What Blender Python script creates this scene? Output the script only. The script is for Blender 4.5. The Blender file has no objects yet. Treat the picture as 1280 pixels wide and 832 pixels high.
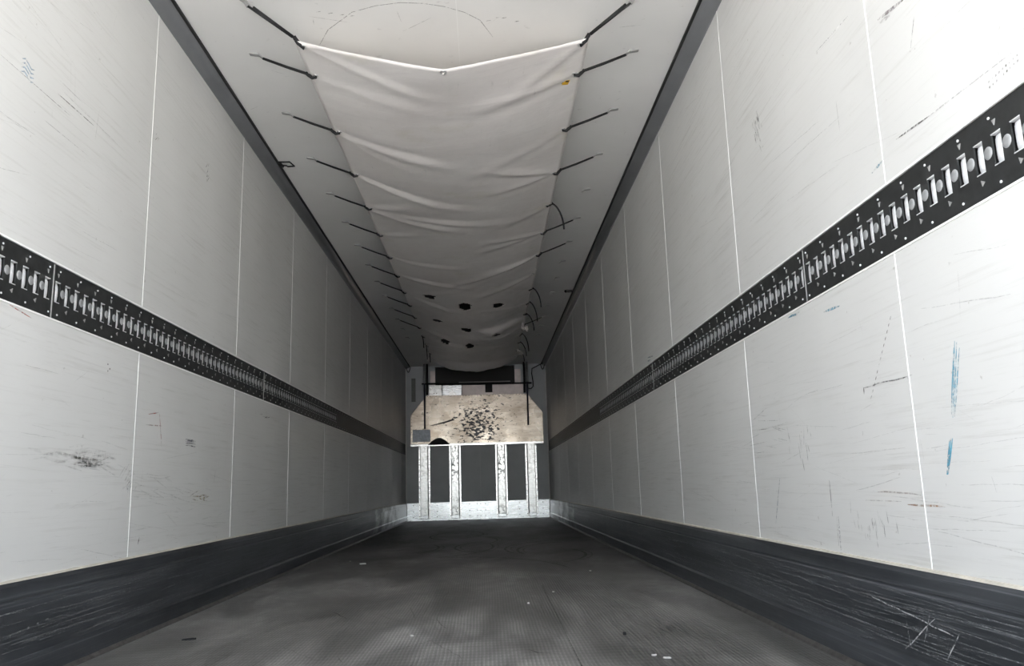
import bpy, math, random
from mathutils import Vector, Matrix, noise

random.seed(7)
SC = bpy.context.scene
COL = SC.collection

# ------------------------------------------------------------------ camera
# fitted to the photograph: trailer 2.46 m wide, camera 0.54 m above the load floor
cam = bpy.data.cameras.new('camera')
cam.sensor_fit = 'HORIZONTAL'
cam.sensor_width = 36.0
cam.lens = 1005.9 / 1280.0 * 36.0
cam.clip_start = 0.02
cam_o = bpy.data.objects.new('camera', cam)
COL.objects.link(cam_o)
RT = Vector((0.99914961, -0.03012462, -0.02815255))
UP = Vector((0.0220228, -0.18732718, 0.98205067))
FW = Vector((0.03485764, 0.98183554, 0.18650445))
CAM = Vector((0.15737, 0.0, 0.53793))
cam_o.matrix_world = Matrix(((RT.x, UP.x, -FW.x, CAM.x), (RT.y, UP.y, -FW.y, CAM.y), (RT.z, UP.z, -FW.z, CAM.z), (0, 0, 0, 1)))
SC.camera = cam_o

# ------------------------------------------------------------------ light
world = bpy.data.worlds.new('sky')
SC.world = world
world.use_nodes = True
nt = world.node_tree
bg = nt.nodes['Background']
sky = nt.nodes.new('ShaderNodeTexSky')
sky.sky_type = 'NISHITA'
sky.sun_disc = False
sky.sun_elevation = math.radians(48)
sky.sun_rotation = math.radians(70)
sky.air_density = 1.0
sky.dust_density = 1.5
sky.ozone_density = 0.6
hs_ = nt.nodes.new('ShaderNodeHueSaturation')      # thin high cloud: a paler, less blue sky
hs_.inputs['Saturation'].default_value = 0.40
nt.links.new(sky.outputs[0], hs_.inputs['Color'])
nt.links.new(hs_.outputs[0], bg.inputs[0])
bg.inputs[1].default_value = 0.36

sun = bpy.data.lights.new('sun', 'SUN')
sun.energy = 17.0
sun.angle = math.radians(0.6)
sun.color = (1.0, 0.975, 0.945)
sun_o = bpy.data.objects.new('sun', sun)
COL.objects.link(sun_o)
sun_o.rotation_euler = (-Vector((0.85, 0.18, 1.0))).to_track_quat('-Z', 'Y').to_euler()

SC.view_settings.view_transform = 'Standard'
SC.view_settings.look = 'None'
SC.view_settings.gamma = 1.0
SC.view_settings.use_curve_mapping = False
SC.view_settings.exposure = 2.0
SC.cycles.diffuse_bounces = 10
SC.cycles.glossy_bounces = 6
SC.cycles.max_bounces = 14
SC.cycles.transparent_max_bounces = 16
SC.cycles.use_denoising = True

# ------------------------------------------------------------------ dimensions
W = 1.23          # half width
D = 14.02         # front bulkhead
H = 2.642         # ceiling
Y0 = 0.25         # open rear end
ZSK = 0.305       # top of the kick plates
ZRB, ZRT = 1.108, 1.289   # lashing rail
ZCO = 2.598       # cornice meets the wall
SEAM0, PITCH = 1.99, 1.25

# ------------------------------------------------------------------ helpers
class MB:
    def __init__(s):
        s.v = []; s.f = []; s.smooth = []
    def add(s, vs, fs, smooth=False):
        o = len(s.v)
        s.v += [tuple(v) for v in vs]
        s.f += [tuple(i + o for i in f) for f in fs]
        s.smooth += [smooth] * len(fs)
        return s
    def box(s, x0, x1, y0, y1, z0, z1):
        x0, x1 = min(x0, x1), max(x0, x1); y0, y1 = min(y0, y1), max(y0, y1); z0, z1 = min(z0, z1), max(z0, z1)
        vs = [(x0, y0, z0), (x1, y0, z0), (x1, y1, z0), (x0, y1, z0), (x0, y0, z1), (x1, y0, z1), (x1, y1, z1), (x0, y1, z1)]
        return s.add(vs, [(0, 3, 2, 1), (4, 5, 6, 7), (0, 1, 5, 4), (1, 2, 6, 5), (2, 3, 7, 6), (3, 0, 4, 7)])
    def prism(s, prof, axis, a0, a1, smooth=False):
        """closed profile (list of 2-tuples) extruded along axis 'x'/'y'/'z' from a0 to a1"""
        n = len(prof)
        def P(u, v, a):
            return {'x': (a, u, v), 'y': (u, a, v), 'z': (u, v, a)}[axis]
        vs = [P(u, v, a0) for u, v in prof] + [P(u, v, a1) for u, v in prof]
        s.add(vs, [(i, (i + 1) % n, n + (i + 1) % n, n + i) for i in range(n)], smooth)
        o = len(s.v) - 2 * n
        s.f += [tuple(o + i for i in reversed(range(n))), tuple(o + n + i for i in range(n))]
        s.smooth += [False, False]
        return s
    def tube(s, pts, r, n=8, cap=True):
        pts = [Vector(p) for p in pts]
        rs = r if isinstance(r, (list, tuple)) else [r] * len(pts)
        rings = []
        up = None
        for i, p in enumerate(pts):
            t = (pts[min(i + 1, len(pts) - 1)] - pts[max(i - 1, 0)]).normalized()
            if up is None:
                up = Vector((0, 0, 1)) if abs(t.z) < 0.9 else Vector((1, 0, 0))
            a = t.cross(up).normalized(); b = a.cross(t).normalized(); up = b
            rings.append([p + (a * math.cos(2 * math.pi * k / n) + b * math.sin(2 * math.pi * k / n)) * rs[i] for k in range(n)])
        vs = [q for rg in rings for q in rg]
        fs = [(i * n + k, i * n + (k + 1) % n, (i + 1) * n + (k + 1) % n, (i + 1) * n + k) for i in range(len(pts) - 1) for k in range(n)]
        s.add(vs, fs, True)
        if cap:
            o = len(s.v) - len(vs)
            s.f += [tuple(o + k for k in reversed(range(n))), tuple(o + (len(pts) - 1) * n + k for k in range(n))]
            s.smooth += [False, False]
        return s
    def mesh(s, name, mat):
        m = bpy.data.meshes.new(name)
        m.from_pydata(s.v, [], s.f)
        m.polygons.foreach_set('use_smooth', s.smooth)
        m.materials.append(mat)
        m.update()
        return m
    def build(s, name, mat, parent=None, bevel=0, loc=None):
        return link(name, s.mesh(name, mat), parent, bevel, loc)

def link(name, me, parent=None, bevel=0, loc=None):
    o = bpy.data.objects.new(name, me)
    COL.objects.link(o)
    if parent is not None:
        o.parent = parent
    if loc is not None:
        o.location = loc
    if bevel:
        b = o.modifiers.new('bevel', 'BEVEL'); b.width = bevel; b.segments = 2; b.limit_method = 'ANGLE'
    return o

def tag(o, label, cat, group=None, kind=None):
    o['label'] = label; o['category'] = cat
    if group: o['group'] = group
    if kind: o['kind'] = kind
    return o

def empty(name, loc):
    o = bpy.data.objects.new(name, None)
    o.empty_display_size = 0.1
    COL.objects.link(o); o.location = loc
    return o

# ------------------------------------------------------------------ materials
class Mat:
    def __init__(s, name):
        s.m = bpy.data.materials.new(name); s.m.use_nodes = True
        s.nt = s.m.node_tree; s.b = s.nt.nodes['Principled BSDF']
        s.tc = s.nt.nodes.new('ShaderNodeTexCoord').outputs['Object']
    def n(s, t, **kw):
        nd = s.nt.nodes.new(t)
        for k, v in kw.items(): setattr(nd, k, v)
        return nd
    def l(s, a, b): s.nt.links.new(a, b)
    def set(s, **kw):
        for k, v in kw.items():
            i = s.b.inputs[k.replace('_', ' ')]
            if hasattr(v, 'node'): s.l(v, i)
            else: i.default_value = v
        return s
    def map(s, scale=(1, 1, 1), rot=(0, 0, 0), loc=(0, 0, 0), src=None):
        nd = s.n('ShaderNodeMapping')
        nd.inputs['Scale'].default_value = scale; nd.inputs['Rotation'].default_value = rot; nd.inputs['Location'].default_value = loc
        s.l(src or s.tc, nd.inputs['Vector']); return nd.outputs[0]
    def noise(s, scale=5, detail=4, rough=.6, vec=None, dist=0):
        nd = s.n('ShaderNodeTexNoise')
        nd.inputs['Scale'].default_value = scale; nd.inputs['Detail'].default_value = detail
        nd.inputs['Roughness'].default_value = rough; nd.inputs['Distortion'].default_value = dist
        s.l(vec or s.tc, nd.inputs['Vector']); return nd.outputs['Fac']
    def ramp(s, fac, stops):
        nd = s.n('ShaderNodeValToRGB'); e = nd.color_ramp.elements
        while len(e) < len(stops): e.new(0.5)
        for k, (p, c) in enumerate(stops):
            e[k].position = p
            c = c if isinstance(c, (tuple, list)) else (c, c, c)
            e[k].color = (*c[:3], 1)
        s.l(fac, nd.inputs[0]); return nd.outputs[0]
    def mix(s, fac, a, b, mode='MIX'):
        nd = s.n('ShaderNodeMix', data_type='RGBA', blend_type=mode)
        for sock, v in ((nd.inputs[0], fac), (nd.inputs[6], a), (nd.inputs[7], b)):
            if hasattr(v, 'node'): s.l(v, sock)
            elif isinstance(v, (tuple, list)): sock.default_value = (*v[:3], 1)
            else: sock.default_value = v
        return nd.outputs[2]
    def math(s, op, a, b=0.0, c=None):
        nd = s.n('ShaderNodeMath', operation=op)
        for k, v in enumerate((a, b) if c is None else (a, b, c)):
            if hasattr(v, 'node'): s.l(v, nd.inputs[k])
            else: nd.inputs[k].default_value = v
        return nd.outputs[0]
    def sep(s, src=None):
        nd = s.n('ShaderNodeSeparateXYZ'); s.l(src or s.tc, nd.inputs[0]); return nd.outputs
    def bump(s, h, strength=.3, dist=.01):
        nd = s.n('ShaderNodeBump'); nd.inputs['Strength'].default_value = strength; nd.inputs['Distance'].default_value = dist
        s.l(h, nd.inputs['Height']); s.l(nd.outputs[0], s.b.inputs['Normal']); return s

def plain(name, col, rough=.5, metal=0.0, var=.15, scale=12):
    m = Mat(name)
    f = m.noise(scale, 5)
    c = m.ramp(f, [(.3, tuple(x * (1 - var) for x in col)), (.7, tuple(min(1, x * (1 + var)) for x in col))])
    return m.set(Base_Color=c, Roughness=rough, Metallic=metal).m

def wall_paint(name):
    m = Mat(name)
    big = m.noise(.9, 3, .5)
    base = m.ramp(big, [(.3, (.55, .548, .53)), (.7, (.63, .628, .61))])
    # fine rub marks along the load direction, and a slanted set
    s1 = m.noise(1, 6, .7, m.map((1, 2.2, 90)))
    s2 = m.noise(1, 6, .7, m.map((1, 3.0, 60), (math.radians(12), 0, 0)))
    clump = m.noise(2.3, 3, .6)
    k1 = m.math('MULTIPLY', m.ramp(s1, [(.54, 0), (.70, 1)]), m.ramp(clump, [(.36, .15), (.60, 1)]))
    k2 = m.math('MULTIPLY', m.ramp(s2, [(.57, 0), (.72, 1)]), m.ramp(m.noise(3.1, 2, .5, m.map(loc=(4, 2, 9))), [(.45, 0), (.62, 1)]))
    k = m.math('MULTIPLY', m.math('MAXIMUM', k1, k2), .36)
    c = m.mix(k, base, (.33, .315, .285))
    sp = m.ramp(m.noise(38, 2, .5), [(.74, 0), (.78, 1)])
    c = m.mix(m.math('MULTIPLY', sp, .4), c, (.25, .23, .2))
    dents = m.noise(2.6, 2, .4, m.map((1, 1, 1.3)))
    m.set(Base_Color=c, Roughness=m.ramp(s1, [(.3, .34), (.7, .5)]))
    m.b.inputs['Specular IOR Level'].default_value = .35
    m.bump(m.math('ADD', m.math('MULTIPLY', dents, 1.0), m.math('MULTIPLY', s1, .02)), .35, .012)
    return m.m

def ceiling_paint():
    m = Mat('ceiling_white')
    c = m.ramp(m.noise(1.1, 4), [(.3, (.70, .695, .675)), (.7, (.78, .775, .755))])
    sp = m.ramp(m.noise(20, 3, .6), [(.68, 0), (.76, 1)])
    c = m.mix(m.math('MULTIPLY', sp, .25), c, (.3, .29, .27))
    return m.set(Base_Color=c, Roughness=.5).m

def floor_mat():
    m = Mat('ribbed_floor')
    x, y, z = m.sep()
    big = m.noise(1.0, 6, .65, m.map((1.0, .55, 1)))
    c = m.ramp(big, [(.30, (.13, .126, .12)), (.5, (.31, .30, .288)), (.70, (.54, .53, .515))])
    grime = m.noise(2.2, 6, .7, m.map((1.6, .6, 1)), .6)
    c = m.mix(m.ramp(grime, [(.35, .75), (.6, 0)]), c, (.055, .053, .050))
    # patchy near-black tone, growing stronger towards the bulkhead end
    far_tone = m.math('ADD', m.math('MULTIPLY', m.math('SUBTRACT', y, 5.6), .11), m.noise(1.5, 5, .65, m.map((1.3, .7, 1), loc=(7, 3, 0)), .5))
    c = m.mix(m.ramp(far_tone, [(.40, 0), (.85, .85)]), c, (.028, .027, .026))
    ribs = m.math('SINE', m.math('MULTIPLY', m.math('ADD', x, m.math('MULTIPLY', m.noise(1.3, 2), .02)), 2 * math.pi / .013))
    cross = m.math('SINE', m.math('MULTIPLY', y, 2 * math.pi / .045))
    rib = m.math('ADD', ribs, m.math('MULTIPLY', cross, .35))
    c = m.mix(m.ramp(rib, [(0, .35), (1, 0)]), c, (.06, .058, .056))
    fine = m.noise(60, 4, .7)
    c = m.mix(m.ramp(fine, [(.6, 0), (.8, .5)]), c, (.42, .41, .40))
    m.set(Base_Color=c, Roughness=m.ramp(grime, [(.3, .42), (.7, .62)]), Metallic=.25)
    return m.bump(rib, .5, .0015).m

def kick_mat(name):
    """dark coated metal, scored along its length, blending to pale metal towards the front end of the box"""
    m = Mat(name)
    x, y, z = m.sep()
    s1 = m.noise(1, 7, .75, m.map((1, .7, 120)))
    s2 = m.noise(1, 6, .7, m.map((1, 1.6, 240), loc=(3, 5, 1)))
    c = m.ramp(m.noise(1, 4, .6, m.map((1, 1.2, 9))), [(.3, (.026, .029, .033)), (.7, (.080, .086, .095))])
    sc = m.math('MAXIMUM', m.ramp(s1, [(.54, 0), (.70, .8)]), m.ramp(s2, [(.64, 0), (.74, 1)]))
    c = m.mix(m.math('MULTIPLY', sc, .5), c, (.34, .35, .37))
    worn = m.math('ADD', m.math('MULTIPLY', m.math('SUBTRACT', y, 9.6), .17), m.math('SUBTRACT', m.noise(1, 5, .6, m.map((1, 2.4, 7))), .5))  # pale metal tone, patchy and stronger towards the bulkhead
    wm = m.ramp(worn, [(.10, 0), (.50, 1)])
    c = m.mix(wm, c, (.80, .82, .84))
    m.set(Base_Color=c, Roughness=m.ramp(s1, [(.3, .30), (.7, .48)]), Metallic=m.math('ADD', m.math('MULTIPLY', wm, .6), .35))
    return m.bump(m.math('ADD', s1, m.math('MULTIPLY', m.noise(1, 3, .5, m.map((1, 2.2, .8))), 6.0)), .25, .003).m

def metal_mat(name, col=(.75, .76, .78), rough=.32, scuff=0.0, metal=.92):
    m = Mat(name)
    st = m.noise(1, 5, .65, m.map((6, 6, 40)))
    c = m.ramp(st, [(.3, tuple(v * .75 for v in col)), (.7, col)])
    if scuff:
        sf = m.ramp(m.noise(24, 4, .65, m.map((1, 1, .8))), [(.50, 0), (.55, 1)])
        gate = m.ramp(m.noise(2.6, 2, .5), [(.35, .2), (.6, 1)])
        c = m.mix(m.math('MULTIPLY', m.math('MULTIPLY', sf, gate), scuff), c, (.03, .03, .03))
    m.set(Base_Color=c, Roughness=m.ramp(st, [(.3, rough), (.7, rough + .08)]), Metallic=metal)
    m.bump(m.noise(3.5, 3, .5), .12, .02)
    return m.m

def board_mat():
    m = Mat('scuffed_board')
    x, y, z = m.sep()
    base = m.ramp(m.noise(1, 5, .6, m.map((3, 3, 14))), [(.3, (.52, .44, .36)), (.7, (.80, .73, .64))])
    grain = m.ramp(m.noise(1, 5, .7, m.map((5, 5, 70))), [(.45, 0), (.7, .5)])
    c = m.mix(grain, base, (.32, .25, .18))
    top = m.math('MULTIPLY', m.ramp(m.math('ADD', z, m.math('MULTIPLY', m.noise(9, 3), .3)), [(.0, 0), (1, 1)]), .0)
    gr_ = m.ramp(m.noise(2.4, 5, .65, m.map((1, 1, 2))), [(.45, 0), (.66, .55)])
    c = m.mix(gr_, c, (.30, .22, .15))
    # black rub marks, thickest a little right of the middle
    dx = m.math('DIVIDE', m.math('SUBTRACT', x, .03), .42)
    dz = m.math('DIVIDE', m.math('SUBTRACT', z, -.18), .42)
    g = m.math('EXPONENT', m.math('MULTIPLY', m.math('ADD', m.math('MULTIPLY', dx, dx), m.math('MULTIPLY', dz, dz)), -1.0))
    sp = m.noise(1, 4, .62, m.map((15, 15, 30), (0, math.radians(28), 0)), .3)
    k = m.ramp(m.math('ADD', sp, m.math('MULTIPLY', g, .22)), [(.66, 0), (.69, 1)])
    c = m.mix(k, c, (.020, .020, .024))
    dots = m.ramp(m.noise(1, 3, .6, m.map((26, 26, 44), loc=(3, 0, 1))), [(.67, 0), (.71, .85)])
    c = m.mix(dots, c, (.06, .05, .05))
    return m.set(Base_Color=c, Roughness=m.ramp(m.noise(2.2, 3), [(.35, .22), (.65, .36)]), Metallic=.6).m

def tarp_mat():
    m = Mat('tarpaulin')
    x, y, z = m.sep()
    c = m.ramp(m.noise(1.4, 4, .6), [(.3, (.75, .705, .675)), (.7, (.85, .82, .79))])
    st = m.ramp(m.noise(3.2, 4, .6, m.map(loc=(3, 1, 0))), [(.60, 0), (.75, .35)])
    c = m.mix(st, c, (.60, .57, .42))
    scr = m.ramp(m.noise(1, 6, .7, m.map((40, 5, 1), (0, 0, .25))), [(.64, 0), (.74, .3)])
    c = m.mix(scr, c, (.35, .33, .30))
    m.set(Base_Color=c, Roughness=.42)
    wr = m.noise(1, 5, .6, m.map((2.2, 7, 1)), .4)
    return m.bump(wr, .25, .02).m

def decal_mat():
    m = Mat('rub_marks')
    at = m.n('ShaderNodeVertexColor', layer_name='Col')
    m.set(Base_Color=at.outputs[0], Roughness=.55)
    br = m.ramp(m.noise(55, 4, .7), [(.36, 0), (.58, 1)])
    a = m.math('MULTIPLY', at.outputs[1], br)
    m.set(Alpha=a)
    return m.m

M = dict(
    wall=wall_paint('wall_white'), ceil=ceiling_paint(), floor=floor_mat(), kick=kick_mat('kick_plate_coating'),
    board=board_mat(), tarp=tarp_mat(), decal=decal_mat(),
    alu=metal_mat('bright_aluminium', (.84, .86, .88), .24), alu_scuff=metal_mat('scuffed_aluminium', (.80, .80, .79), .26, .95),
    alu_light=metal_mat('rubbed_aluminium', (.82, .82, .81), .26, .35), flange=metal_mat('flange_aluminium', (.92, .92, .92), .22),
    bar=metal_mat('galvanised_steel', (.86, .87, .88), .34, 0, .35), disc=metal_mat('punched_steel', (.50, .51, .52), .40, 0, .6),
    rail=plain('black_rail_paint', (.014, .015, .015), .52, 0, .5, 30), pan=plain('rail_pan', (.012, .012, .012), .6),
    cornice=plain('grey_cornice', (.125, .128, .13), .34, .3, .12, 3), seal=plain('black_seal', (.008, .008, .008), .6),
    joint=plain('joint_white', (.80, .80, .78), .45, 0, .04), sealant=plain('sealant', (.62, .58, .50), .6),
    toe=plain('toe_strip', (.085, .08, .075), .5, .3, .4, 25), back=plain('bulkhead_grey', (.40, .42, .43), .45, 0, .08, 3),
    black=plain('black_rubber', (.005, .005, .0055), .7), navy=plain('dark_blue_tube', (.018, .022, .05), .45),
    tab=metal_mat('bracket_steel', (.34, .34, .33), .6, 0, .2), vent=plain('vent_grey', (.13, .14, .13), .6),
    pinkish=plain('cheek_plate', (.62, .55, .53), .4, .3, .1), patch=plain('patch_grey', (.24, .26, .29), .4, .4, .25, 30),
    yellow=plain('yellow_tag', (.80, .46, .02), .5, 0, .1), ink=plain('tag_ink', (.02, .02, .02), .6),
    core=plain('insulated_core', (.6, .6, .58), .6), conc=plain('yard_concrete', (.39, .385, .38), .85, 0, .2, .6),
    paper=plain('paper_white', (.50, .49, .46), .7), rust=plain('rust', (.22, .09, .04), .8), plug=plain('dark_plug', (.03, .03, .03), .5),
    matt=plain('matt_black', (.008, .009, .014), .85),
    conduit=metal_mat('grey_conduit', (.45, .46, .46), .45),
)

# flat rub marks lying 0.6 mm proud of a surface -------------------------------------------------
class Marks:
    def __init__(s, to3):
        s.v = []; s.f = []; s.c = []; s.to3 = to3; s.k = 0
    def stroke(s, pts, w, col, a=.6):
        """tapered strip through pts (u, v)"""
        pts = [Vector(p) for p in pts]
        n = len(pts); o = len(s.v); s.k = (s.k + 1) % 40
        h = .0006 + s.k * .00001
        for i, p in enumerate(pts):
            t = (pts[min(i + 1, n - 1)] - pts[max(i - 1, 0)]).normalized()
            q = Vector((-t.y, t.x))
            ww = w * (.35 if i in (0, n - 1) else 1) / 2
            for sgn in (1, -1):
                r = p + q * ww * sgn
                s.v.append(s.to3(r.x, r.y, h)); s.c.append((*col, a))
        s.f += [(o + 2 * i, o + 2 * i + 1, o + 2 * i + 3, o + 2 * i + 2) for i in range(n - 1)]
    def line(s, a, b, w, col, al=.6, wob=.0):
        a = Vector(a); b = Vector(b); n = max(3, int((b - a).length / .05) + 2)
        q = Vector((-(b - a).y, (b - a).x)).normalized()
        s.stroke([a.lerp(b, i / (n - 1)) + q * random.uniform(-wob, wob) for i in range(n)], w, col, al)
    def smudge(s, c, ru, rv, n, col, al=.4, w=.004, ang=0, ln=.06):
        for _ in range(n):
            a = Vector((c[0] + random.gauss(0, ru), c[1] + random.gauss(0, rv)))
            t = ang + random.gauss(0, .12); L = ln * random.uniform(.4, 1.3)
            s.line(a, a + Vector((math.cos(t), math.sin(t))) * L, w * random.uniform(.5, 1.4), col, al)
    def build(s, name, parent):
        m = bpy.data.meshes.new(name); m.from_pydata(s.v, [], s.f)
        at = m.color_attributes.new('Col', 'FLOAT_COLOR', 'POINT')
        at.data.foreach_set('color', [x for c in s.c for x in c])
        m.materials.append(M['decal']); m.update()
        o = link(name, m, parent); o['kind'] = 'stuff'
        return o

# ------------------------------------------------------------------ the setting
yard = MB().box(-400, 400, -600, 200, -1.45, -1.25).build('ground', M['conc'])
tag(yard, 'concrete yard outside the open rear of the trailer', 'ground', kind='structure')

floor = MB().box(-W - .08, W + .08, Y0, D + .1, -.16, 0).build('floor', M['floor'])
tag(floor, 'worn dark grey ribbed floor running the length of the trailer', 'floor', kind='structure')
ceiling = MB().box(-W - .08, W + .08, Y0, D + .1, H, H + .09).build('ceiling', M['ceil'])
tag(ceiling, 'off-white ceiling above the hanging tarpaulin', 'ceiling', kind='structure')
MB().box(.0645, .0675, Y0, D, H - .0012, H + .002).build('joint_strip', M['joint'], ceiling)

seams = [SEAM0 + PITCH * k for k in range(-1, 10)]
edges = [Y0] + seams + [D]
def make_wall(side, name, label):
    sx = -1 if side == 'left' else 1
    X = lambda d: sx * (W - d)          # d = distance inward from the wall face
    w = MB().box(X(-.020), X(-.085), Y0, D + .1, -.15, H + .05).build(name, M['core'])
    tag(w, label, 'wall', kind='structure')
    for y0, y1 in zip(edges[:-1], edges[1:]):
        MB().box(X(0), X(-.0205), y0 + .0015, y1 - .0015, ZRT, H).build('upper_panel', M['wall'], w, .001)
        MB().box(X(0), X(-.0205), y0 + .0015, y1 - .0015, .02, ZRB).build('lower_panel', M['wall'], w, .001)
    ju = MB().box(X(.0012), X(-.01), -.0014, .0014, ZRT, ZCO + .02).mesh('joint_strip', M['joint'])
    jl = MB().box(X(.0012), X(-.01), -.0014, .0014, ZSK - .02, ZRB).mesh('joint_strip', M['joint'])
    for y in seams:
        link('joint_strip', ju, w, loc=(0, y, 0)); link('joint_strip', jl, w, loc=(0, y, 0))
    # pale lips that frame the lashing rail
    MB().box(X(.004), X(-.012), Y0, D, ZRT, ZRT + .006).build('rail_lip', M['joint'], w)
    MB().box(X(.003), X(-.012), Y0, D, ZRB - .005, ZRB).build('rail_lip', M['joint'], w)
    return w
wall_l = make_wall('left', 'wall_left', 'white panelled side wall at the left with a black lashing rail')
wall_r = make_wall('right', 'wall_right', 'scratched white panelled side wall at the right with blue scuff marks')

GR = (.20, .19, .17); DK = (.06, .055, .05); BL = (.10, .34, .46); RD = (.45, .12, .09); BR = (.42, .26, .16)
def scratch_field(m, n, seed):
    r = random.Random(seed)
    for _ in range(n):
        y = 1.4 + r.random() ** 1.6 * 9.5
        up = r.random() < .45
        z = r.uniform(1.30, 2.55) if up else ZSK + .02 + abs(r.gauss(0, .35))
        if not up and z > ZRB - .02: continue
        L = r.uniform(.03, .38) * (1 + y * .06); t = r.gauss(.0, .10)
        if r.random() < .18: t = r.choice((1.3, 1.45, 1.7, .5)); L *= .35
        col = r.choice((GR, GR, (.33, .31, .28), DK, BR if not up else GR))
        m.line((y, z), (y + L * math.cos(t), min(z + L * math.sin(t), 2.56)), r.uniform(.0008, .0024), col, r.uniform(.08, .32), .0015)
mr = Marks(lambda u, v, h: (W - h, u, v))
scratch_field(mr, 430, 3)
for q in (-.012, -.005, .003, .010):
    mr.line((1.772 + q, .84 - abs(q) * 2), (1.818 + q * .7, .66 + abs(q)), .0042, BL, .75, .001)
for q in (-.006, 0, .006):
    mr.line((1.838 + q, .617), (1.872 + q * .4, .535), .006, BL, .95)
mr.line((1.912, 1.386), (1.763, 1.376), .005, DK, 1); mr.line((1.763, 1.376), (1.45, 1.364), .003, (.5, .49, .47), .6)
for k in range(9):
    for r_ in (0, 1): mr.line((1.437 + k * .0115, 1.353 - r_ * .012 - k * .001), (1.441 + k * .0115, 1.349 - r_ * .012 - k * .001), .006, GR, .6)
mr.smudge((2.868, 1.84), .02, .03, 18, GR, .4, .008, 1.3, .05)
mr.line((1.93, 1.735), (1.80, 1.71), .010, (.2, .16, .17), .6); mr.line((1.92, 1.72), (1.87, 1.71), .012, (.2, .16, .17), .6)
for k in range(13):
    a = k / 13; mr.line((2.042 + .167 * a, .949 - .209 * a), (2.050 + .167 * a, .940 - .209 * a), .004, GR, .8)
mr.line((2.238, .784), (1.975, .782), .0035, DK, .6, .002); mr.line((2.238, .784), (2.24, .765), .006, DK, .8)
mr.line((2.495, .418), (2.500, .311), .010, (.86, .86, .85), .9); mr.line((2.507, .418), (2.512, .33), .006, GR, .4)
mr.line((2.966, .539), (3.051, .37), .005, (.12, .18, .26), .8); mr.line((2.534, .527), (2.537, .417), .0045, DK, .8)
mr.smudge((2.27, .385), .06, .016, 26, GR, .4, .004, 1.5, .03)
mr.line((2.225, .495), (1.998, .488), .004, BR, .5, .002); mr.line((2.07, .463), (1.899, .46), .005, BR, .55, .002); mr.line((2.3, .47), (2.1, .47), .003, BR, .4)
for a, b in (((2.449, 1.048), (2.333, 1.042)), ((2.747, 1.092), (2.637, 1.089)), ((2.054, 1.354), (1.984, 1.36)), ((5.03, 1.325), (5.20, 1.34)), ((5.1, 1.31), (5.22, 1.32))):
    mr.line(a, b, .008, (.16, .33, .42), .6, .003)
mr.line((2.312, 1.862), (2.085, 1.845), .004, (.86, .85, .83), .8)
mr.line((1.764, 1.642), (1.796, 1.575), .004, GR, .6); mr.line((2.214, 1.649), (2.211, 1.545), .003, GR, .3)
mr.smudge((2.95, .70), .10, .05, 14, GR, .35, .003, .0, .2); mr.smudge((2.7, .62), .06, .03, 12, (.4, .39, .37), .5, .004, 1.4, .05)
mr.build('rub_marks', wall_r)
ml = Marks(lambda u, v, h: (-W + h, u, v))
scratch_field(ml, 400, 9)
for k in range(4):
    ml.stroke([(2.295 + i * .017, 1.858 - k * .014 + .008 * math.sin(i * 1.5)) for i in range(5)], .006, (.38, .50, .60), .75)
ml.line((2.503, 1.85), (2.75, 1.853), .003, DK, .9); ml.line((2.189, 1.811), (2.591, 1.813), .002, GR, .6); ml.line((2.439, 1.726), (2.726, 1.727), .002, GR, .4); ml.line((2.50, 1.90), (2.66, 1.898), .002, GR, .4)
for q in ((2.973, 1.02), (2.99, 1.005), (2.975, .995)): ml.line(q, (q[0] + .008, q[1]), .008, DK, .9)
ml.smudge((2.78, .675), .10, .014, 60, GR, .10, .008, 0, .16); ml.smudge((2.82, .65), .06, .006, 14, DK, .22, .005, 0, .14)
ml.smudge((3.18, .59), .035, .025, 26, DK, .18, .006, .6, .05); ml.line((3.20, .585), (3.21, .555), .012, (.88, .88, .87), 1)
ml.smudge((3.55, .55), .22, .05, 40, GR, .18, .004, -.1, .12)
for a, b in (((3.34, .825), (3.50, .832)), ((3.47, .885), (3.512, .745)), ((3.36, .87), (3.46, .885))): ml.line(a, b, .0045, RD, .6)
for k in range(4): ml.line((3.785, .796 - k * .010), (3.915, .792 - k * .009), .0055, (.05, .05, .09), .8, .004)
ml.line((2.345, 1.1), (2.46, 1.085), .004, RD, .8); ml.smudge((4.0, .53), .09, .01, 10, (.55, .46, .25), .45, .01, 0, .1)
ml.line((4.214, .657), (4.198, .589), .004, DK, .5); ml.line((3.327, .353), (3.339, .38), .008, DK, .8)
ml.smudge((3.27, 2.04), .012, .012, 8, GR, .6, .004, 1, .02); ml.smudge((3.91, 2.13), .012, .02, 10, GR, .6, .005, 1, .03); ml.smudge((5.1, 1.005), .05, .01, 6, DK, .6, .005, 0, .07)
ml.build('rub_marks', wall_l)

# cornices
def make_cornice(side, name, label):
    sx = -1 if side == 'left' else 1
    X = lambda d: sx * (W - d)
    prof = [(0.0, ZCO)] + [(.010 + .062 * math.sin(t), ZCO + .002 + .036 * (1 - math.cos(t))) for t in [i / 9 * math.pi / 2 for i in range(10)]] + [(.072, H), (0, H)]
    c = MB().prism([(X(a), b) for a, b in prof], 'y', Y0, D - .002, True).build(name, M['cornice'])
    tag(c, label, 'cornice', kind='structure')
    MB().box(X(.071), X(.083), Y0, D - .06, H - .011, H + .001).build('rubber_seal', M['seal'], c)
    # loose end of the seal curling into a hook beside the bulkhead
    p = [(X(.078), D - .35, H - .008), (X(.085), D - .22, H - .02)]
    for i in range(9):
        a = math.pi * (i / 8 * 1.15 - .05)
        p.append((X(.10 - .075 * i / 8 + .0), D - .16, H - .05 - .075 * math.sin(a)))
    MB().tube(p, .008, 6).build('seal_end', M['seal'], c)
    return c
make_cornice('left', 'trim_1', 'grey metal cornice along the ceiling edge above the left wall')
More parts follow.
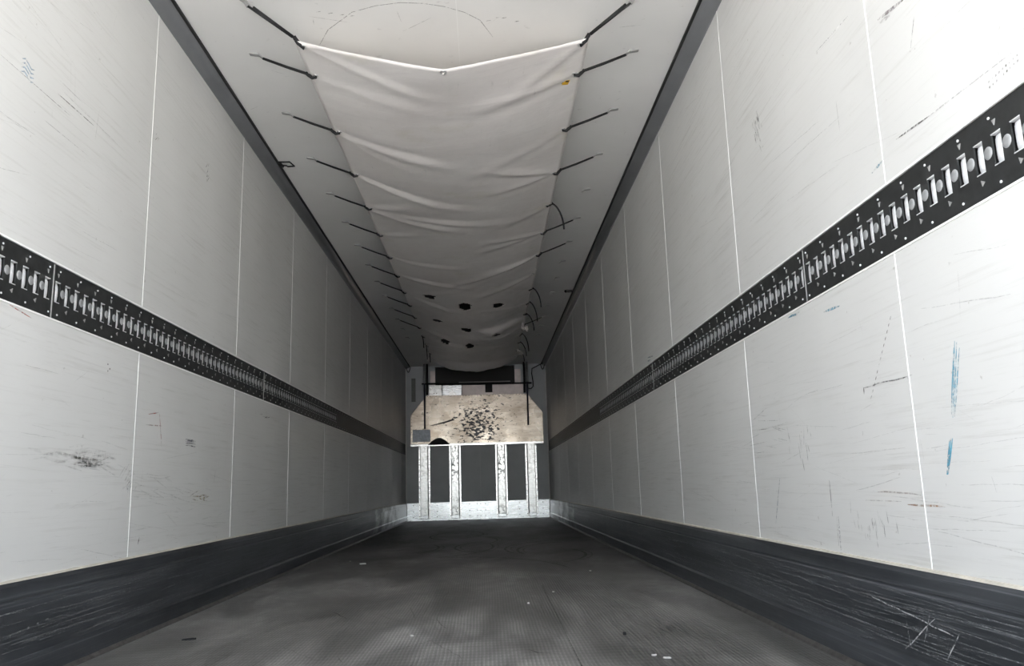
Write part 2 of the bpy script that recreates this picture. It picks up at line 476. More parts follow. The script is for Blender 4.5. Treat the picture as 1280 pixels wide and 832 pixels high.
make_cornice('right', 'trim_2', 'grey metal cornice along the ceiling edge above the right wall')

# kick plates along the walls
def make_kick(side, name, label):
    sx = -1 if side == 'left' else 1
    X = lambda d: sx * (W - d)
    prof = [(-.01, 0), (.018, 0), (.018, .075), (.013, .085), (.013, .245), (.0105, .249), (.0105, .253), (.013, .257), (.013, .292), (.006, ZSK), (-.01, ZSK)]
    k = MB().prism([(X(a), b) for a, b in prof], 'y', Y0, D - .03).build(name, M['kick'])
    tag(k, label, 'kick plate', kind='structure')
    MB().box(X(0), X(.009), Y0, D - .02, ZSK - .001, ZSK + .006).build('sealant_bead', M['sealant'], k)
    MB().prism([(X(a), b) for a, b in [(.016, 0), (.030, 0), (.028, .006), (.020, .014), (.016, .014)]], 'y', Y0, D - .03).build('toe_strip', M['toe'], k)
    mk = Marks(lambda u, v, h: (X(.0132 + h), u, v))
    r = random.Random(11 if sx < 0 else 12)
    for _ in range(320):
        y = 1.4 + r.random() ** 1.3 * 10; z = r.uniform(.09, .24); L = r.uniform(.08, .7)
        mk.line((y, z), (y + L, z + r.gauss(0, .008)), r.uniform(.0008, .0018), (.36, .37, .38), r.uniform(.2, .75), .0004)
    if sx > 0:
        for a, b in (((1.98, .20), (2.14, .10)), ((2.0, .205), (2.05, .12)), ((1.88, .185), (1.95, .11)), ((2.3, .21), (1.9, .17)), ((2.12, .19), (2.11, .11))):
            mk.line(a, b, .003, (.6, .6, .6), .8, .002)
    else:
        for i in range(14): mk.line((2.0 + i * .05, .12 + i * .004), (2.02 + i * .05, .122 + i * .004), .006, (.4, .4, .4), .6)
    mk.build('score_marks', k)
    return k
make_kick('left', 'baseboard_left', 'dark scored metal kick plate at the foot of the left wall')
make_kick('right', 'baseboard_right', 'dark scored metal kick plate at the foot of the right wall')

# floor marks: tyre arcs, scrapes, joint
mf = Marks(lambda u, v, h: (u, v, h))
BK = (.012, .012, .012)
r = random.Random(5)
def arc(cx, cy, rad, a0, a1, w, al):
    n = 18
    mf.stroke([(cx + rad * math.cos(a0 + (a1 - a0) * i / (n - 1)), cy + rad * 1.5 * math.sin(a0 + (a1 - a0) * i / (n - 1))) for i in range(n)], w, BK, al)
for cx, cy, rad, a0, a1 in ((.95, 7.2, .65, 1.9, 3.6), (1.05, 7.0, .65, 1.9, 3.5), (-.9, 7.6, .6, -.7, .5), (-.55, 7.6, .75, -1.2, .3), (.3, 6.6, .62, -.9, .5), (.45, 7.6, .6, 2.3, 4.0), (-.35, 8.5, .6, -1, .9), (-.2, 5.2, .9, .2, 1.6), (.2, 9.4, .7, 2, 4), (-.5, 9.6, .6, -1, 1)):
    arc(cx, cy, rad, a0, a1, .022, .55); arc(cx + .05, cy, rad, a0 + .1, a1 - .1, .012, .4)
for cx, cy, rad, a0, a1 in ((.55, 3.35, .30, -1.4, 1.3), (-.28, 3.1, .5, 2.0, 3.7)):
    arc(cx, cy, rad, a0, a1, .07, .10)
mf.stroke([(.282, 2.831), (.300, 2.80), (.312, 2.769), (.345, 2.762), (.374, 2.749)], .006, BK, 1)
mf.line((.427, 2.3), (.445, 4.6), .003, BK, .7)
for _ in range(120):
    x = r.uniform(-1.15, 1.15); y = 2 + r.random() ** 1.4 * 9; L = r.uniform(.05, .4); t = math.pi / 2 + r.gauss(0, .35)
    mf.line((x, y), (x + L * math.cos(t), y + L * math.sin(t)), r.uniform(.002, .006), r.choice((BK, BK, (.22, .22, .21))), r.uniform(.15, .5), .006)
mf.smudge((-.398, 4.72), .05, .06, 10, (.30, .13, .06), .5, .012, 1, .04)
mf.build('tyre_marks', floor)
# ceiling marks
mc = Marks(lambda u, v, h: (u, v, H - h))
ca = [(-.62, 3.60), (-.535, 3.432), (-.402, 3.293), (-.29, 3.245), (-.18, 3.223), (-.08, 3.23), (.012, 3.255), (.10, 3.30), (.171, 3.364), (.231, 3.506)]
mc.stroke(ca, .004, (.45, .44, .42), .7)
for q in ((-.561, 3.29), (-.51, 3.303), (-.417, 3.324), (-.46, 3.315), (.2, 3.371), (.244, 3.346), (.27, 3.35), (.33, 3.379)): mc.line(q, (q[0] + .022, q[1] - .006), .006, GR, .6)
mc.line((-.603, 3.321), (-.422, 3.375), .003, GR, .4); mc.line((-.20, 3.29), (-.19, 3.37), .003, GR, .5); mc.line((-.19, 3.45), (-.05, 3.34), .003, GR, .4)
r = random.Random(8)
for _ in range(60):
    x = r.uniform(-1.1, 1.1); y = 3.2 + r.random() * 7; mc.line((x, y), (x + r.gauss(0, .06), y + r.gauss(0, .05)), .003, GR, r.uniform(.2, .5))
mc.build('rub_marks', ceiling)

# front bulkhead wall
def PB(x, z, y):
    """a point measured on the plane y = D moved along its sight line to plane y"""
    k = y / D
    return (CAM.x + (x - CAM.x) * k, CAM.z + (z - CAM.z) * k)
wb = MB().box(-W - .08, W + .08, D + .02, D + .12, -.15, H + .09).build('wall_back', M['core'])
tag(wb, 'grey front wall closing the far end of the trailer', 'wall', kind='structure')
for x0, x1 in ((-W + .015, .0435), (.0465, W - .015)):
    MB().box(x0, x1, D, D + .021, 0.02, H - .002).build('wall_panel', M['back'], wb, .001)
MB().box(-1.127, -1.055, D - .006, D + .002, 2.02, 2.43).build('vent_slot', M['vent'], wb)
bb = MB().box(-W + .022, W - .022, D - .010, D + .001, 0.0, .296).build('baseboard_back', M['alu'])
tag(bb, 'bright aluminium kick plate across the foot of the front wall', 'kick plate', kind='structure')
MB().box(-W + .022, W - .022, D - .030, D - .009, 0, .012).build('toe_strip', M['alu'], bb)
riv = MB()
for x in (-1.1, -.7, -.15, -.02, .04, .12, .7, 1.1):
    for z in (.06, .15, .255):
        riv.tube([(x, D - .009, z), (x, D - .014, z)], .008, 8)
o = riv.build('screw_row', M['plug'], bb); o['kind'] = 'stuff'

# ------------------------------------------------------------------ lashing rails
SP = .0625
bar_me = None
def rail_meshes(sx):
    bar = MB(); n = 8; bw, bh = .0172, .031
    # bowed vertical strap with curled ends
    prof = []
    vs = []; zs = [-bh, -bh + .004, -bh + .009, -.012, .012, bh - .009, bh - .004, bh]
    outs = [.0025, .0045, .0075, .0085, .0085, .0075, .0045, .0025]
    for z, ou in zip(zs, outs):
        for i in range(n + 1):
            a = math.pi * i / n
            vs.append((-sx * (ou * math.sin(a) - .010), -bw * .82 * math.cos(a), z))
    fs = [(j * (n + 1) + i, j * (n + 1) + i + 1, (j + 1) * (n + 1) + i + 1, (j + 1) * (n + 1) + i) for j in range(len(zs) - 1) for i in range(n)]
    if sx > 0: fs = [tuple(reversed(f)) for f in fs]
    bar.add(vs, fs, True)
    bme = bar.mesh('slot_bar', M['bar'])
    sl = MB().box(-sx * .0008, sx * .010, -.0155, .0155, -.0012, .0012)   # bright cut edge above and below each bar
    sme = sl.mesh('slot_edge', M['bar'])
    d = MB()
    n = 14
    rim = [(math.cos(2 * math.pi * i / n), math.sin(2 * math.pi * i / n)) for i in range(n)]
    vs = [(-sx * .0006, .0145 * a, .0145 * b) for a, b in rim] + [(-sx * .0022, .0125 * a, .0125 * b) for a, b in rim] + [(-sx * .0026, .006 * a, .006 * b) for a, b in rim]
    fs = [(k * n + i, k * n + (i + 1) % n, (k + 1) * n + (i + 1) % n, (k + 1) * n + i) for k in (0, 1) for i in range(n)] + [tuple(2 * n + i for i in range(n))]
    if sx > 0: fs = [tuple(reversed(f)) for f in fs]
    d.add(vs, fs, True)
    dme = d.mesh('round_stud', M['disc'])
    t = MB()
    t.prism([(-.006, .006), (.006, .006), (0, -.007)], 'x', -sx * .0015, sx * .001)
    tme = t.mesh('notch_mark', M['tab'])
    return bme, sme, dme, tme
def make_rail(side, y0, y1, slotted, label, ystart):
    sx = -1 if side == 'left' else 1
    X = lambda d: sx * (W - d)
    root = empty('lashing_rail', (X(0), y0, ZRB))
    tag(root, label, 'rail', 'lashing rails on the trailer walls')
    zc = 1.2 - ZRB; hz = ZRT - ZRB; L = y1 - y0 - .002
    Q = lambda d: -sx * d          # local inward
    mb = MB(); f, b = Q(-.002), Q(-.006)
    pl = Q(-.0185)
    if slotted:
        s0, s1 = zc - .0335, zc + .0335
        mb.box(f, b, .002, L, .001, s0); mb.box(f, b, .002, L, s1, hz - .001)
        n = int(round((y1 - y0) / SP))
        cur = .002
        for k in range(n):
            c = (k + .5) * SP
            mb.box(f, b, cur, c - .0155, s0, s1); cur = c + .0155
        mb.box(f, b, cur, L, s0, s1)
    else:
        mb.box(f, b, .002, L, .001, hz - .001)
    mb.build('rail_plate', M['rail'], root)
    MB().box(Q(-.014), pl, .0, L, .001, hz - .001).build('rail_pan', M['pan'], root)
    sc = MB()
    k = 0
    while .04 + k * .125 < L:
        for z in (.018, hz - .018):
            y = .04 + k * .125 + random.uniform(-.01, .01)
            sc.tube([(Q(-.003), y, z), (Q(.0002), y, z)], .0032, 6)
        k += 1
    o = sc.build('screw_row', M['bar'], root); o['kind'] = 'stuff'
    if slotted:
        bme, sme, dme, tme = RM[side]
        n = int(round((y1 - y0) / SP))
        for k in range(n):
            c = (k + .5) * SP
            if y0 + c < ystart: continue
            link('slot_bar', bme, root, loc=(Q(-.002), c, zc))
            for dz in (.0338, -.0338): link('slot_edge', sme, root, loc=(Q(-.002), c, zc + dz))
            if k < n - 1: link('round_stud', dme, root, loc=(Q(-.002), c + SP / 2, zc))
            if k % 2 == 0:
                link('notch_mark', tme, root, loc=(Q(-.002), c, zc + .056))
            else:
                q = link('notch_mark', tme, root, loc=(Q(-.002), c, zc - .053)); q.rotation_euler = (math.pi * .8, 0, 0)
        MB().box(Q(-.002), Q(.0005), -.001, .003, .002, hz - .002).build('end_edge', M['tab'], root)
RM = {'left': rail_meshes(-1), 'right': rail_meshes(1)}
ordn = ['first', 'second', 'third', 'fourth', 'fifth', 'sixth', 'seventh', 'eighth', 'ninth', 'tenth', 'eleventh', 'twelfth', 'thirteenth', 'fourteenth', 'fifteenth', 'sixteenth']
for side, ys in (('left', .9), ('right', .9)):
    secs = [(.25, 2.57, 0), (2.57, 5.07, 1), (5.07, 7.57, 2), (7.57, 10.07, 3), (10.07, 13.98, 4)]
    for y0, y1, k in secs:
        if k == 0: y0 = 2.57 - SP * 37
        what = 'slotted black lashing rail' if k < 3 else 'plain unslotted black rail band'
        make_rail(side, y0, y1, k < 3, f'{what} on the {side} wall, {ordn[k]} section from the open end', ys)

# ------------------------------------------------------------------ bulkhead frame: board on four posts
YB = D - .115
bh = empty('bulkhead_frame', (0, D, 0))
tag(bh, 'scuffed beige bulkhead board with clipped corners standing on four riveted metal posts', 'bulkhead')
def LB(x, z, y=YB):
    a, b = PB(x, z, y); return a, b
outl = [LB(-1.147, 1.285), LB(-1.144, 1.785), LB(-.86, 2.122), LB(.894, 2.112), LB(1.149, 1.782), LB(1.146, 1.262)]
bz = 1.76
bd = MB().prism([(x, z - bz) for x, z in outl], 'y', -.016, 0)
board = bd.build('board', M['board'], bh, .003, loc=(0, YB - D, bz))
rr = MB()
for k in range(34):
    x = -.84 + k * 1.69 / 33
    rr.tube([(x, -.016, .335), (x, -.019, .335)], .007, 6)
for sg, n in ((-1, 9), (1, 9)):
    for k in range(n):
        rr.tube([(sg * 1.115, -.016, -.44 + k * .055), (sg * 1.115, -.019, -.44 + k * .055)], .006, 6)
o = rr.build('rivet_row', M['plug'], board); o['kind'] = 'stuff'
# rub line and patches on the board
MB().prism([(-.80, -.175), (-.79, -.165), (-.55, -.105), (-.43, -.07), (-.42, -.050), (-.375, -.085), (-.43, -.098), (-.56, -.135)], 'y', -.026, -.0155).build('strap_end', M['matt'], board)
x0, z0 = LB(-1.109, 1.325); x1, z1 = LB(-.805, 1.533)
MB().box(x0, x1, -.021, -.0155, z0 - bz, z1 - bz).build('patch_plate', M['patch'], board, .002)
a = [LB(-.85 + .385 * i / 12, 1.268 + .118 * math.sin(math.pi * i / 12)) for i in range(13)]
MB().prism([(x, z - bz) for x, z in a], 'y', -.045, -.0155).build('rubber_bumper', M['black'], board, .004)
ax, az = LB(-1.147, 1.243); bx, bz2 = LB(1.146, 1.243)
MB().box(ax, bx, YB - D - .024, YB - D + .004, 1.243, 1.278).build('bottom_rail', M['flange'], bh, .003)
for i, (xc, mat) in enumerate(((-.915, 'alu_light'), (-.388, 'alu_scuff'), (.406, 'alu_scuff'), (.923, 'alu_light'))):
    xc = PB(xc, 1, D - .06)[0]
    hw, fw = .068, .097
    prof = [(-fw, -.012), (-fw, -.016), (-hw - .004, -.016), (-hw + .012, -.112), (hw - .012, -.112), (hw + .004, -.016), (fw, -.016), (fw, -.012), (hw, -.012), (hw - .018, -.106), (-hw + .018, -.106), (-hw, -.012)]
    post = MB().prism(prof, 'z', .028, 1.88 if i in (0, 3) else 2.05).build('post', M[mat], bh, loc=(xc, 0, 0))
    for sg in (-1, 1):
        MB().box(sg * (hw + .006), sg * fw, -.022, -.0155, .03, 1.262).build('flange_strip', M['flange'], post)
    rv = MB()
    for sg in (-1, 1):
        for k in range(13):
            z = .07 + k * .096
            rv.tube([(sg * (fw - .012), -.0215, z), (sg * (fw - .012), -.026, z)], .007, 6)
    o = rv.build('rivet_row', M['plug'], post); o['kind'] = 'stuff'
    MB().box(-hw, hw, -.118, -.108, .03, .085).build('foot_plate', M['alu'], post, .004)

# ------------------------------------------------------------------ refrigeration unit above the board
YU = D - .10
ru = empty('refrigeration_unit', (0, D, 2.1))
tag(ru, 'metal front of the refrigeration unit above the bulkhead board, below the ceiling', 'cooling unit')
def U(x, z): 
    a, b = PB(x, z, YU); return a, b - 2.1
def uplate(name, xa, xb, za, zb, mat, yo=0, th=.012):
    a = U(xa, za); b = U(xb, zb)
    return MB().box(a[0], b[0], YU - D - yo, YU - D - yo + th, a[1], b[1]).build(name, M[mat], ru, .002)
pl_ = uplate('front_plate', -.823, -.602, 2.085, 2.306, 'alu_light')
hs = MB()
for x in (-.735, -.69):
    q = U(x, 2.16); hs.tube([(q[0], YU - D - .0005, q[1]), (q[0], YU - D - .003, q[1])], .010, 8)
o = hs.build('screw_row', M['plug'], pl_); o['kind'] = 'stuff'
uplate('front_plate', -.585, -.255, 2.085, 2.298, 'alu')
a = U(-.50, 2.12); b = U(-.33, 2.12); c = U(-.41, 2.22)
MB().prism([(a[0], a[1]), (b[0], b[1]), (c[0], c[1])], 'y', YU - D - .010, YU - D - .001).build('plate_highlight', M['flange'], ru)  # triangular highlight on the plate, modelled as a piece of brighter metal
uplate('front_plate', -.245, .825, 2.085, 2.292, 'pinkish')
uplate('sensor_box', .158, .284, 2.155, 2.30, 'black', .03, .03)
uplate('cheek_plate', -.80, -.712, 2.30, 2.555, 'pinkish'); uplate('cheek_plate', .68, .785, 2.30, 2.555, 'pinkish')
a = U(-.712, 2.30); b = U(.68, 2.62)
fr = MB(); y0, y1 = YU - D, -.003
fr.box(a[0], b[0], y1 - .004, y1, a[1], b[1]); fr.box(a[0], a[0] + .006, y0, y1, a[1], b[1]); fr.box(b[0] - .006, b[0], y0, y1, a[1], b[1])
fr.box(a[0], b[0], y0, y1, a[1], a[1] + .006); fr.box(a[0], b[0], y0, y1, b[1] - .006, b[1])
fr.build('air_outlet', M['seal'], ru)
a = U(-.3, 2.335); b = U(.6, 2.35)
MB().box(a[0], b[0], y0 - .004, y0 + .004, a[1], b[1]).build('outlet_lip', M['tab'], ru)

# hanging guard bar
YG = D - .26
gb = empty('guard_bar', (0, YG, H))
tag(gb, 'thin black crossbar with two drop rods hanging in front of the cooling unit', 'bar')
def G(x, z): 
    a, b = PB(x, z, YG); return (a, 0, b - H)
MB().tube([G(-.95, 2.331), G(0, 2.318), G(.974, 2.303)], .013, 8).build('crossbar', M['black'], gb)
for x, zt, zb in ((-.900, H, 1.545), (.895, H, 1.57)):
    t = G(x, 2.3); bt = G(x - .002, zb)
    MB().tube([(t[0], -.015, t[2] + .02), (bt[0], -.015, bt[2])], .0135, 8).build('drop_rod', M['navy'], gb)
    MB().tube([(t[0], 0.01, -.001), (t[0], .01, t[2] - .12)], .022, 10).build('hanger_pipe', M['conduit'], gb)
    s_ = 1 if x > 0 else -1
    MB().tube([(t[0] - s_ * .045, 0.01, -.001), (t[0] - s_ * .045, .01, t[2] - .16)], .016, 8).build('hanger_cable', M['black'], gb)
q = G(.99, 2.4)
MB().tube([(q[0] + .20, .03, -.02), (q[0] + .10, .03, -.07), (q[0], .03, -.12), (q[0] - .008, .03, -.2), (q[0] + .01, .03, -.34), (q[0] + .01, .03, -.43), (q[0] - .03, .03, -.47), (q[0] - .08, .03, -.46)], .009, 8).build('cable_loop', M['black'], gb)

# ------------------------------------------------------------------ tarpaulin air duct
ZT, XT = 2.530, .655
GY0, GP = 3.64, .631
gy = [GY0 + GP * k for k in range(15)]
YF, YE = 3.335, 12.7
HOLES = [(-.39, 8.0, .058, .10), (-.035, 8.32, .055, .16), (.315, 8.40, .055, .11), (-.385, 9.30, .055, .10), (-.06, 9.65, .06, .10), (.315, 9.80, .06, .13), (-.36, 10.6, .06, .15), (-.03, 10.75, .065, .17)]
rt_ = random.Random(21)
FOLDS = []
for k, y in enumerate([3.34] + gy):
    for s_ in (-1, 1):
        FOLDS.append((s_ * XT, y, s_ * rt_.uniform(-.1, .35), y + rt_.uniform(.1, .55) * (1 if rt_.random() < .75 else -1), rt_.uniform(.004, .010), rt_.uniform(.03, .06)))
FOLDS += [(-XT, 4.90, .30, 5.55, .009, .06), (-XT, 5.55, .1, 5.95, .014, .05), (XT, 6.80, .05, 7.25, .018, .06), (-XT, 7.35, .15, 7.60, .014, .05), (XT, 6.16, .1, 6.2, .014, .05), (XT, 6.80, -.3, 7.6, .012, .04),
          (XT, 4.91, .1, 4.6, .014, .05), (-XT, 4.28, .1, 4.6, .012, .05), (-XT, 5.55, .5, 5.8, .012, .06), (XT, 9.9, -.1, 10.2, .02, .06), (XT, 9.9, .1, 9.75, .02, .05), (-XT, 9.9, -.2, 10.5, .022, .05), (XT, 10.58, .1, 10.9, .028, .045), (XT, 10.58, .25, 11.2, .026, .04), (XT, 10.58, -.1, 10.6, .022, .04), (XT, 11.5, 0, 11.7, .026, .05), (-XT, 10.58, .1, 11.0, .022, .05), (XT, 8.7, .1, 8.6, .018, .05), (XT, 7.43, 0, 8.0, .018, .06), (-XT, 8.06, 0, 8.9, .014, .05)]
def tarp_z(x, y):
    u = x / XT
    front = math.exp(-((y - YF) / .35) ** 2)
    sag = .105 + .012 * math.sin(y * 1.7) + .02 * noise.noise(Vector((.5, y * .6, 3)))
    para = 1 - u * u; vee = 1 - abs(u)
    z = ZT - sag * para * (1 - front) - front * .150 * (.75 * vee + .25 * para)
    # the slack front bays step down towards the bulkhead
    def step(y0, y1): 
        t = min(1, max(0, (y + .30 * (u - .3) * (9.0 < y < 11.2) - y0) / (y1 - y0))); return t * t * (3 - 2 * t)
    win = math.exp(-((u - .45) / .45) ** 2)
    z -= .075 * win * (step(9.52, 9.74) - step(9.8, 10.6))
    z -= .030 * win * (step(10.02, 10.12) - step(10.15, 10.5)) + .025 * win * (step(9.15, 9.25) - step(9.3, 9.5)) * 0
    ye = 12.15 + .25 * u * u
    z -= .075 * (step(ye, ye + .22) * (1 - u ** 4))
    for x0, y0, x1, y1, am, w in FOLDS:
        if abs(y - (y0 + y1) / 2) > .9: continue
        dx, dy = x1 - x0, y1 - y0; L2 = dx * dx + dy * dy
        t = ((x - x0) * dx + (y - y0) * dy) / L2
        if t < 0 or t > 1: continue
        L = math.sqrt(L2); d = ((x - x0) * dy - (y - y0) * dx) / L
        ww = w * (.4 + 1.0 * t)
        z -= am * math.sin(math.pi * min(1, t * 1.02 + .06)) ** .7 * (math.exp(-(d / ww) ** 2) - .55 * math.exp(-((d - 1.5 * ww) / ww) ** 2))
    k = .004 + .022 * step(7.5, 9.8)
    z += k * noise.fractal(Vector((x * 3, y * 2.2, 1.7)), 1.0, 2.0, 4)
    return z
def tarp_x(u, y):
    ph = (y - GY0) / GP
    sc = .0012 * (1 - math.cos(2 * math.pi * ph))          # edge scallops between eyelets
    return u * (XT + .012 - sc)
nx, ny = 70, 330
vs = []; idx = {}
tm = MB(); 
for j in range(ny + 1):
    for i in range(nx + 1):
        u = -1 + 2 * i / nx
        y = YF + (YE - YF) * (j / ny)
        if j == 0 or j == ny: y += .0
        x = tarp_x(u, y)
        fy = y - .02 * (1 - u * u) * math.exp(-((y - YF) / .4) ** 2) * 0
        vs.append((x, fy, tarp_z(x, y)))
fs = []
for j in range(ny):
    for i in range(nx):
        a = j * (nx + 1) + i
        f = (a, a + nx + 1, a + nx + 2, a + 1)
        cx = sum(vs[q][0] for q in f) / 4; cy = sum(vs[q][1] for q in f) / 4
        hole = False
        for hx, hy, rx, ry in HOLES:
            dx = (cx - hx) / rx; dy = (cy - hy) / ry
            rr_ = 1 + .35 * noise.noise(Vector((math.atan2(dy, dx) * 1.3, hx * 7, hy)))
            if dx * dx + dy * dy < rr_ * rr_: hole = True; break
        # ragged far edge
        if cy > YE - .10 - .12 * noise.noise(Vector((cx * 4, 0, 2))): hole = True
        if not hole: fs.append(f)
troot = empty('air_duct_tarp', (0, YF, ZT))
tag(troot, 'long off-white tarpaulin strung below the ceiling with torn holes at its far end', 'tarpaulin')
tm.add([(x, y - YF, z - ZT) for x, y, z in vs], fs, True)
tsheet = tm.build('sheet', M['tarp'], troot)
so = tsheet.modifiers.new('thickness', 'SOLIDIFY'); so.thickness = .0015; so.offset = 1
# black sheet added above the tarp so the torn holes read dark
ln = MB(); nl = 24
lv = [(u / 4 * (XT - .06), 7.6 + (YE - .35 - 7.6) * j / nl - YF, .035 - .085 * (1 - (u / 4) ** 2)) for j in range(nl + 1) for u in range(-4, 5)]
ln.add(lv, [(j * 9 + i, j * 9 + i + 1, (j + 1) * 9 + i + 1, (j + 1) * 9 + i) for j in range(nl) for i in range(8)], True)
ln.build('hole_blackout', M['seal'], troot)
# front hem, rolled
hem = MB()
hem.tube([(tarp_x(-1 + 2 * i / 40, YF), -.001, tarp_z(tarp_x(-1 + 2 * i / 40, YF), YF) - ZT) for i in range(41)], .0012, 6)
hem.build('front_hem', M['tarp'], troot)
# eyelets
def eyelet_mesh():
    m = MB(); R0, r0, n, k = .014, .0035, 14, 6
    vs = []
    for i in range(n):
        a = 2 * math.pi * i / n
        for j in range(k):
            b = 2 * math.pi * j / k
            vs.append(((R0 + r0 * math.cos(b)) * math.cos(a), (R0 + r0 * math.cos(b)) * math.sin(a), r0 * math.sin(b)))
    return m.add(vs, [(i * k + j, ((i + 1) % n) * k + j, ((i + 1) % n) * k + (j + 1) % k, i * k + (j + 1) % k) for i in range(n) for j in range(k)], True).mesh('eyelet', M['alu_light'])
em = eyelet_mesh()
pts = [(s_ * .63, YF + .03) for s_ in (-1, 1)] + [(s_ * .632, y) for y in gy for s_ in (-1, 1)] + [(0, YF + .02)]
for x, y in pts:
    if y < YE - .1: link('eyelet', em, troot, loc=(x, y - YF, tarp_z(x, y) - ZT - .002))
# small yellow tag with black print
tx, ty = .585, 3.705
tz = tarp_z(tx, ty) - ZT
tagm = MB().box(-.024, .024, -.022, .022, -.003, -.0015).build('yellow_tag', M['yellow'], troot, loc=(tx, ty - YF, tz - .001))
tagm.rotation_euler = (0, -.1, .15)
pr = MB(); pr.box(.004, .02, -.02, -.006, -.0036, -.0028)
for k in range(3): pr.box(-.02, .0 - .004 * k, -.016 + k * .011, -.012 + k * .011, -.0036, -.0028)
pr.build('tag_print', M['ink'], tagm)
# crumpled torn flaps at the far edge of the sheet
for fx, fy, fz, sz in ((.665, 9.8, 2.50, .16), (.67, 11.5, 2.47, .16), (-.69, 12.2, 2.5, .16)):
    m = MB(); n = 9; rr_ = random.Random(int(fy * 10))
    gv = [((i / n - .5) * sz * .5 + .02 * noise.noise(Vector((i, j * .7, fy))), (j / n - .5) * sz * 1.6, -abs(j / n - .5) * .02 - i / n * .05 + .05 * noise.noise(Vector((i * .55, j * .55, fy * 3)))) for i in range(n + 1) for j in range(n + 1)]
    m.add(gv, [(i * (n + 1) + j, (i + 1) * (n + 1) + j, (i + 1) * (n + 1) + j + 1, i * (n + 1) + j + 1) for i in range(n) for j in range(n)])
    m.build('torn_flap', M['tarp'], troot, loc=(fx, fy - YF, fz - ZT))

# ------------------------------------------------------------------ ceiling brackets and bungee straps
def bracket_mesh(sx):
    m = MB()
    m.prism([(sx * a, b) for a, b in [(.050, 0), (.050, -.003), (.004, -.010), (-.014, -.024), (-.016, -.021), (0, -.004), (.006, 0)]], 'y', -.011, .011)
    return m.mesh('ceiling_bracket', M['tab'])
BKT = {-1: bracket_mesh(-1), 1: bracket_mesh(1)}
for s_ in (-1, 1):
    for y in gy[:13]:
        link('ceiling_bracket', BKT[s_], ceiling, loc=(s_ * .905, y, H))
    q = link('ceiling_bracket', BKT[s_], ceiling, loc=(s_ * .845, 3.20, H)); q.rotation_euler = (0, 0, -s_ * .9)
for s_, y in ((-1, 4.985), (1, 8.64)):   # small black wire clips beside the cornice
    m = MB()
    m.tube([(-.045, -.035, -.006), (.03, -.035, -.006), (.045, .035, -.006), (.0, .04, -.006), (0, .01, -.012), (-.045, .012, -.006), (-.045, -.035, -.006)], .005, 6)
    m.tube([(-.035, -.03, -.008), (-.03, .035, -.008)], .009, 6)
    m.build('wire_clip', M['black'], ceiling, loc=(s_ * 1.105, y, H))

def strap(s_, y, k, kind, label):
    root = empty('bungee_strap', (s_ * XT, y, ZT))
    tag(root, label, 'strap', 'black bungee straps along the tarpaulin')
    ex, ez = s_ * .632, tarp_z(s_ * .632, y)
    L = lambda x, yy, z: (x - s_ * XT, yy - y, z - ZT)
    if kind == 'tight':
        p0 = (s_ * .893, y + .005, H - .020)
        e = (s_ * (XT + .018), y, ZT + .004)
        for dy in (-.0045, .0045):
            MB().tube([L(p0[0], p0[1] + dy * .6, p0[2]), L(s_ * .78, y + dy, (p0[2] + e[2]) / 2 - .004), L(e[0], y + dy, e[2])], .0052, 6).build('cord', M['black'], root)
        MB().tube([L(s_ * (XT + .026), y, ZT + .010), L(s_ * (XT + .012), y, ZT - .002), L(s_ * (XT - .005), y, ez - .010), L(s_ * .632, y, ez - .008), L(s_ * .628, y, ez + .008)], [.008, .010, .008, .0065, .005], 8).build('hook', M['black'], root)
    elif kind == 'corner':
        p0 = (s_ * .828, y - .125, H - .022); e = (s_ * (XT + .012), y + .005, ZT + .012)
        for d in (-.010, .010):
            MB().tube([L(p0[0] + d * s_, p0[1] - d * .4, p0[2]), L(e[0] + d * .5 * s_, e[1] - .01 - d * .3, e[2])], .0055, 6).build('cord', M['black'], root)
        MB().tube([L(e[0], e[1] - .012, e[2] + .005), L(s_ * .65, y + .01, ZT - .006), L(s_ * .63, y + .03, ZT - .020), L(s_ * .625, y + .03, ZT + .0)], [.009, .010, .008, .005], 8).build('hook', M['black'], root)
    else:   # loose, hanging from the eyelet
        hl = kind[1]; sw = kind[2]
        pts = []
        for i in range(9):
            t = i / 8
            pts.append(L(s_ * (XT + .012 + sw * math.sin(t * 1.5)), y + .02 * t, ZT + .006 - hl * t ** 1.6))
        MB().tube(pts, .0065, 6).build('cord', M['black'], root)
        MB().tube([L(s_ * (XT + .022), y, ZT + .008), L(s_ * (XT + .004), y, ZT), L(s_ * .632, y, ez - .008), L(s_ * .628, y, ez + .006)], [.009, .010, .008, .005], 8).build('hook', M['black'], root)
    return root
SIDE = {-1: 'left', 1: 'right'}
for s_ in (-1, 1):
    strap(s_, YF, 0, 'corner', f'doubled black strap pulling the {SIDE[s_]} front corner of the tarpaulin to the ceiling')
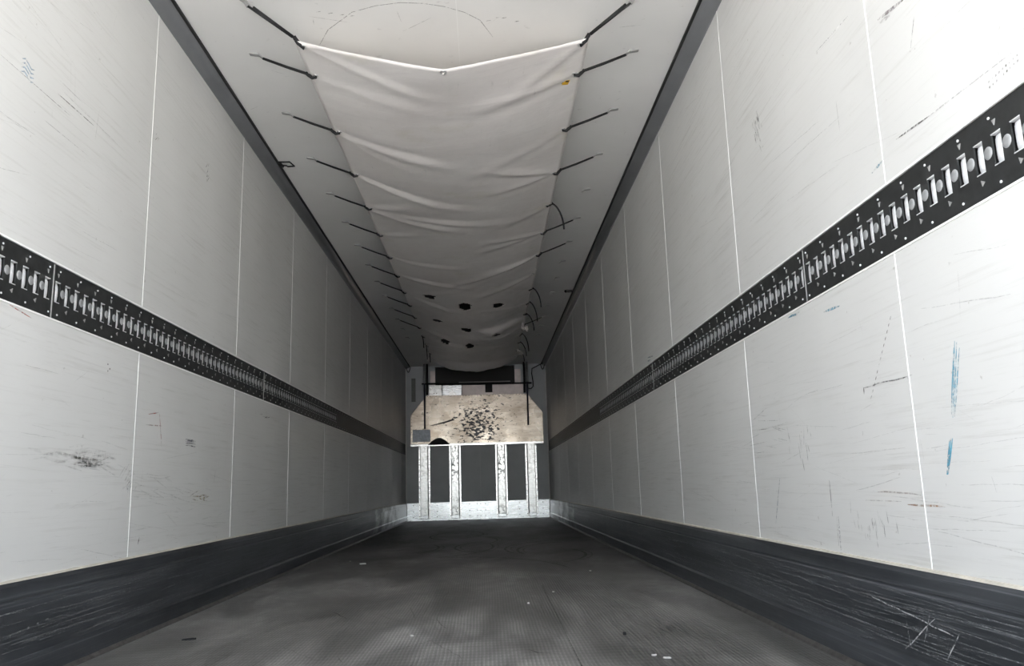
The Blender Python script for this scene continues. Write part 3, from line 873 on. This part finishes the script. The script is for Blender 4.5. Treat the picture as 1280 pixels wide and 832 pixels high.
for k, y in enumerate(gy[:14]):
    for s_ in (-1, 1):
        if s_ < 0:
            kind = 'tight' if k <= 10 else ('loose', .16 if k % 2 else .22, -.02)
        else:
            kind = 'tight' if k in (0, 1, 2, 4, 5, 10) else ('loose', (.20, .22, .2, .19, .24, .2, .18)[k % 7], .085)
            if k == 6: continue
        if kind == 'tight':
            lab = f'taut black bungee strap on the {SIDE[s_]} tarpaulin edge, {ordn[k]} eyelet behind the front corner'
        else:
            lab = f'loose black strap dangling from the {SIDE[s_]} tarpaulin edge, {ordn[k]} eyelet behind the front corner'
        strap(s_, y, k, kind, lab)

# ------------------------------------------------------------------ litter on the floor
def scrap(name, x, y, lx, ly, rot, mat, label, cat, hgt=.004):
    r = random.Random(int((x + 3) * 1000)); n = 6
    top = []
    for i in range(n):
        a = 2 * math.pi * i / n; q = r.uniform(.65, 1.1)
        top.append((lx / 2 * math.cos(a) * q, ly / 2 * math.sin(a) * q))
    top = [(a * .6, b * .6) for a, b in top]; hgt *= .6
    m = MB(); m.prism(top, 'z', 0, hgt)
    m.v = [(a, b, c + (r.uniform(0, hgt * 1.5) if c > 0 else 0)) for a, b, c in m.v]
    o = m.build(name, M[mat], None, loc=(x, y, .0008)); o.rotation_euler = (0, 0, rot)
    return tag(o, label, cat, 'litter on the trailer floor')
scrap('wood_splinter', -.78, 6.19, .10, .016, .3, 'paper', 'pale thin splinter lying on the floor near the left kick plate', 'splinter', .006)
scrap('paper_scrap', .672, 2.667, .045, .020, .5, 'paper', 'white paper scrap on the floor nearest the camera, right of centre', 'scrap')
scrap('paper_scrap', .70, 2.62, .05, .010, -.3, 'paper', 'thin white sliver beside the paper scrap near the camera', 'scrap')
scrap('paper_scrap', .482, 4.268, .022, .026, .5, 'paper', 'small white crumb on the floor, farther of two right of centre', 'scrap')
scrap('paper_scrap', .336, 3.892, .020, .020, .1, 'paper', 'small white crumb on the floor, nearer of two right of centre', 'scrap')
scrap('paper_scrap', -.134, 3.152, .026, .020, .2, 'paper', 'small white crumb on the floor left of centre near the camera', 'scrap')
scrap('paper_scrap', -.91, 6.447, .03, .03, .2, 'paper', 'white speck on the floor behind the pale splinter', 'scrap')
scrap('paper_scrap', .789, 5.208, .026, .03, .2, 'paper', 'white speck on the floor towards the right kick plate', 'scrap')
scrap('rubber_scrap', .639, 3.032, .028, .022, .2, 'black', 'black rubber crumb on the floor right of centre', 'scrap', .008)
scrap('rubber_scrap', -.98, 3.24, .085, .020, .35, 'black', 'flat black rubber strip on the floor near the left kick plate', 'scrap', .006)
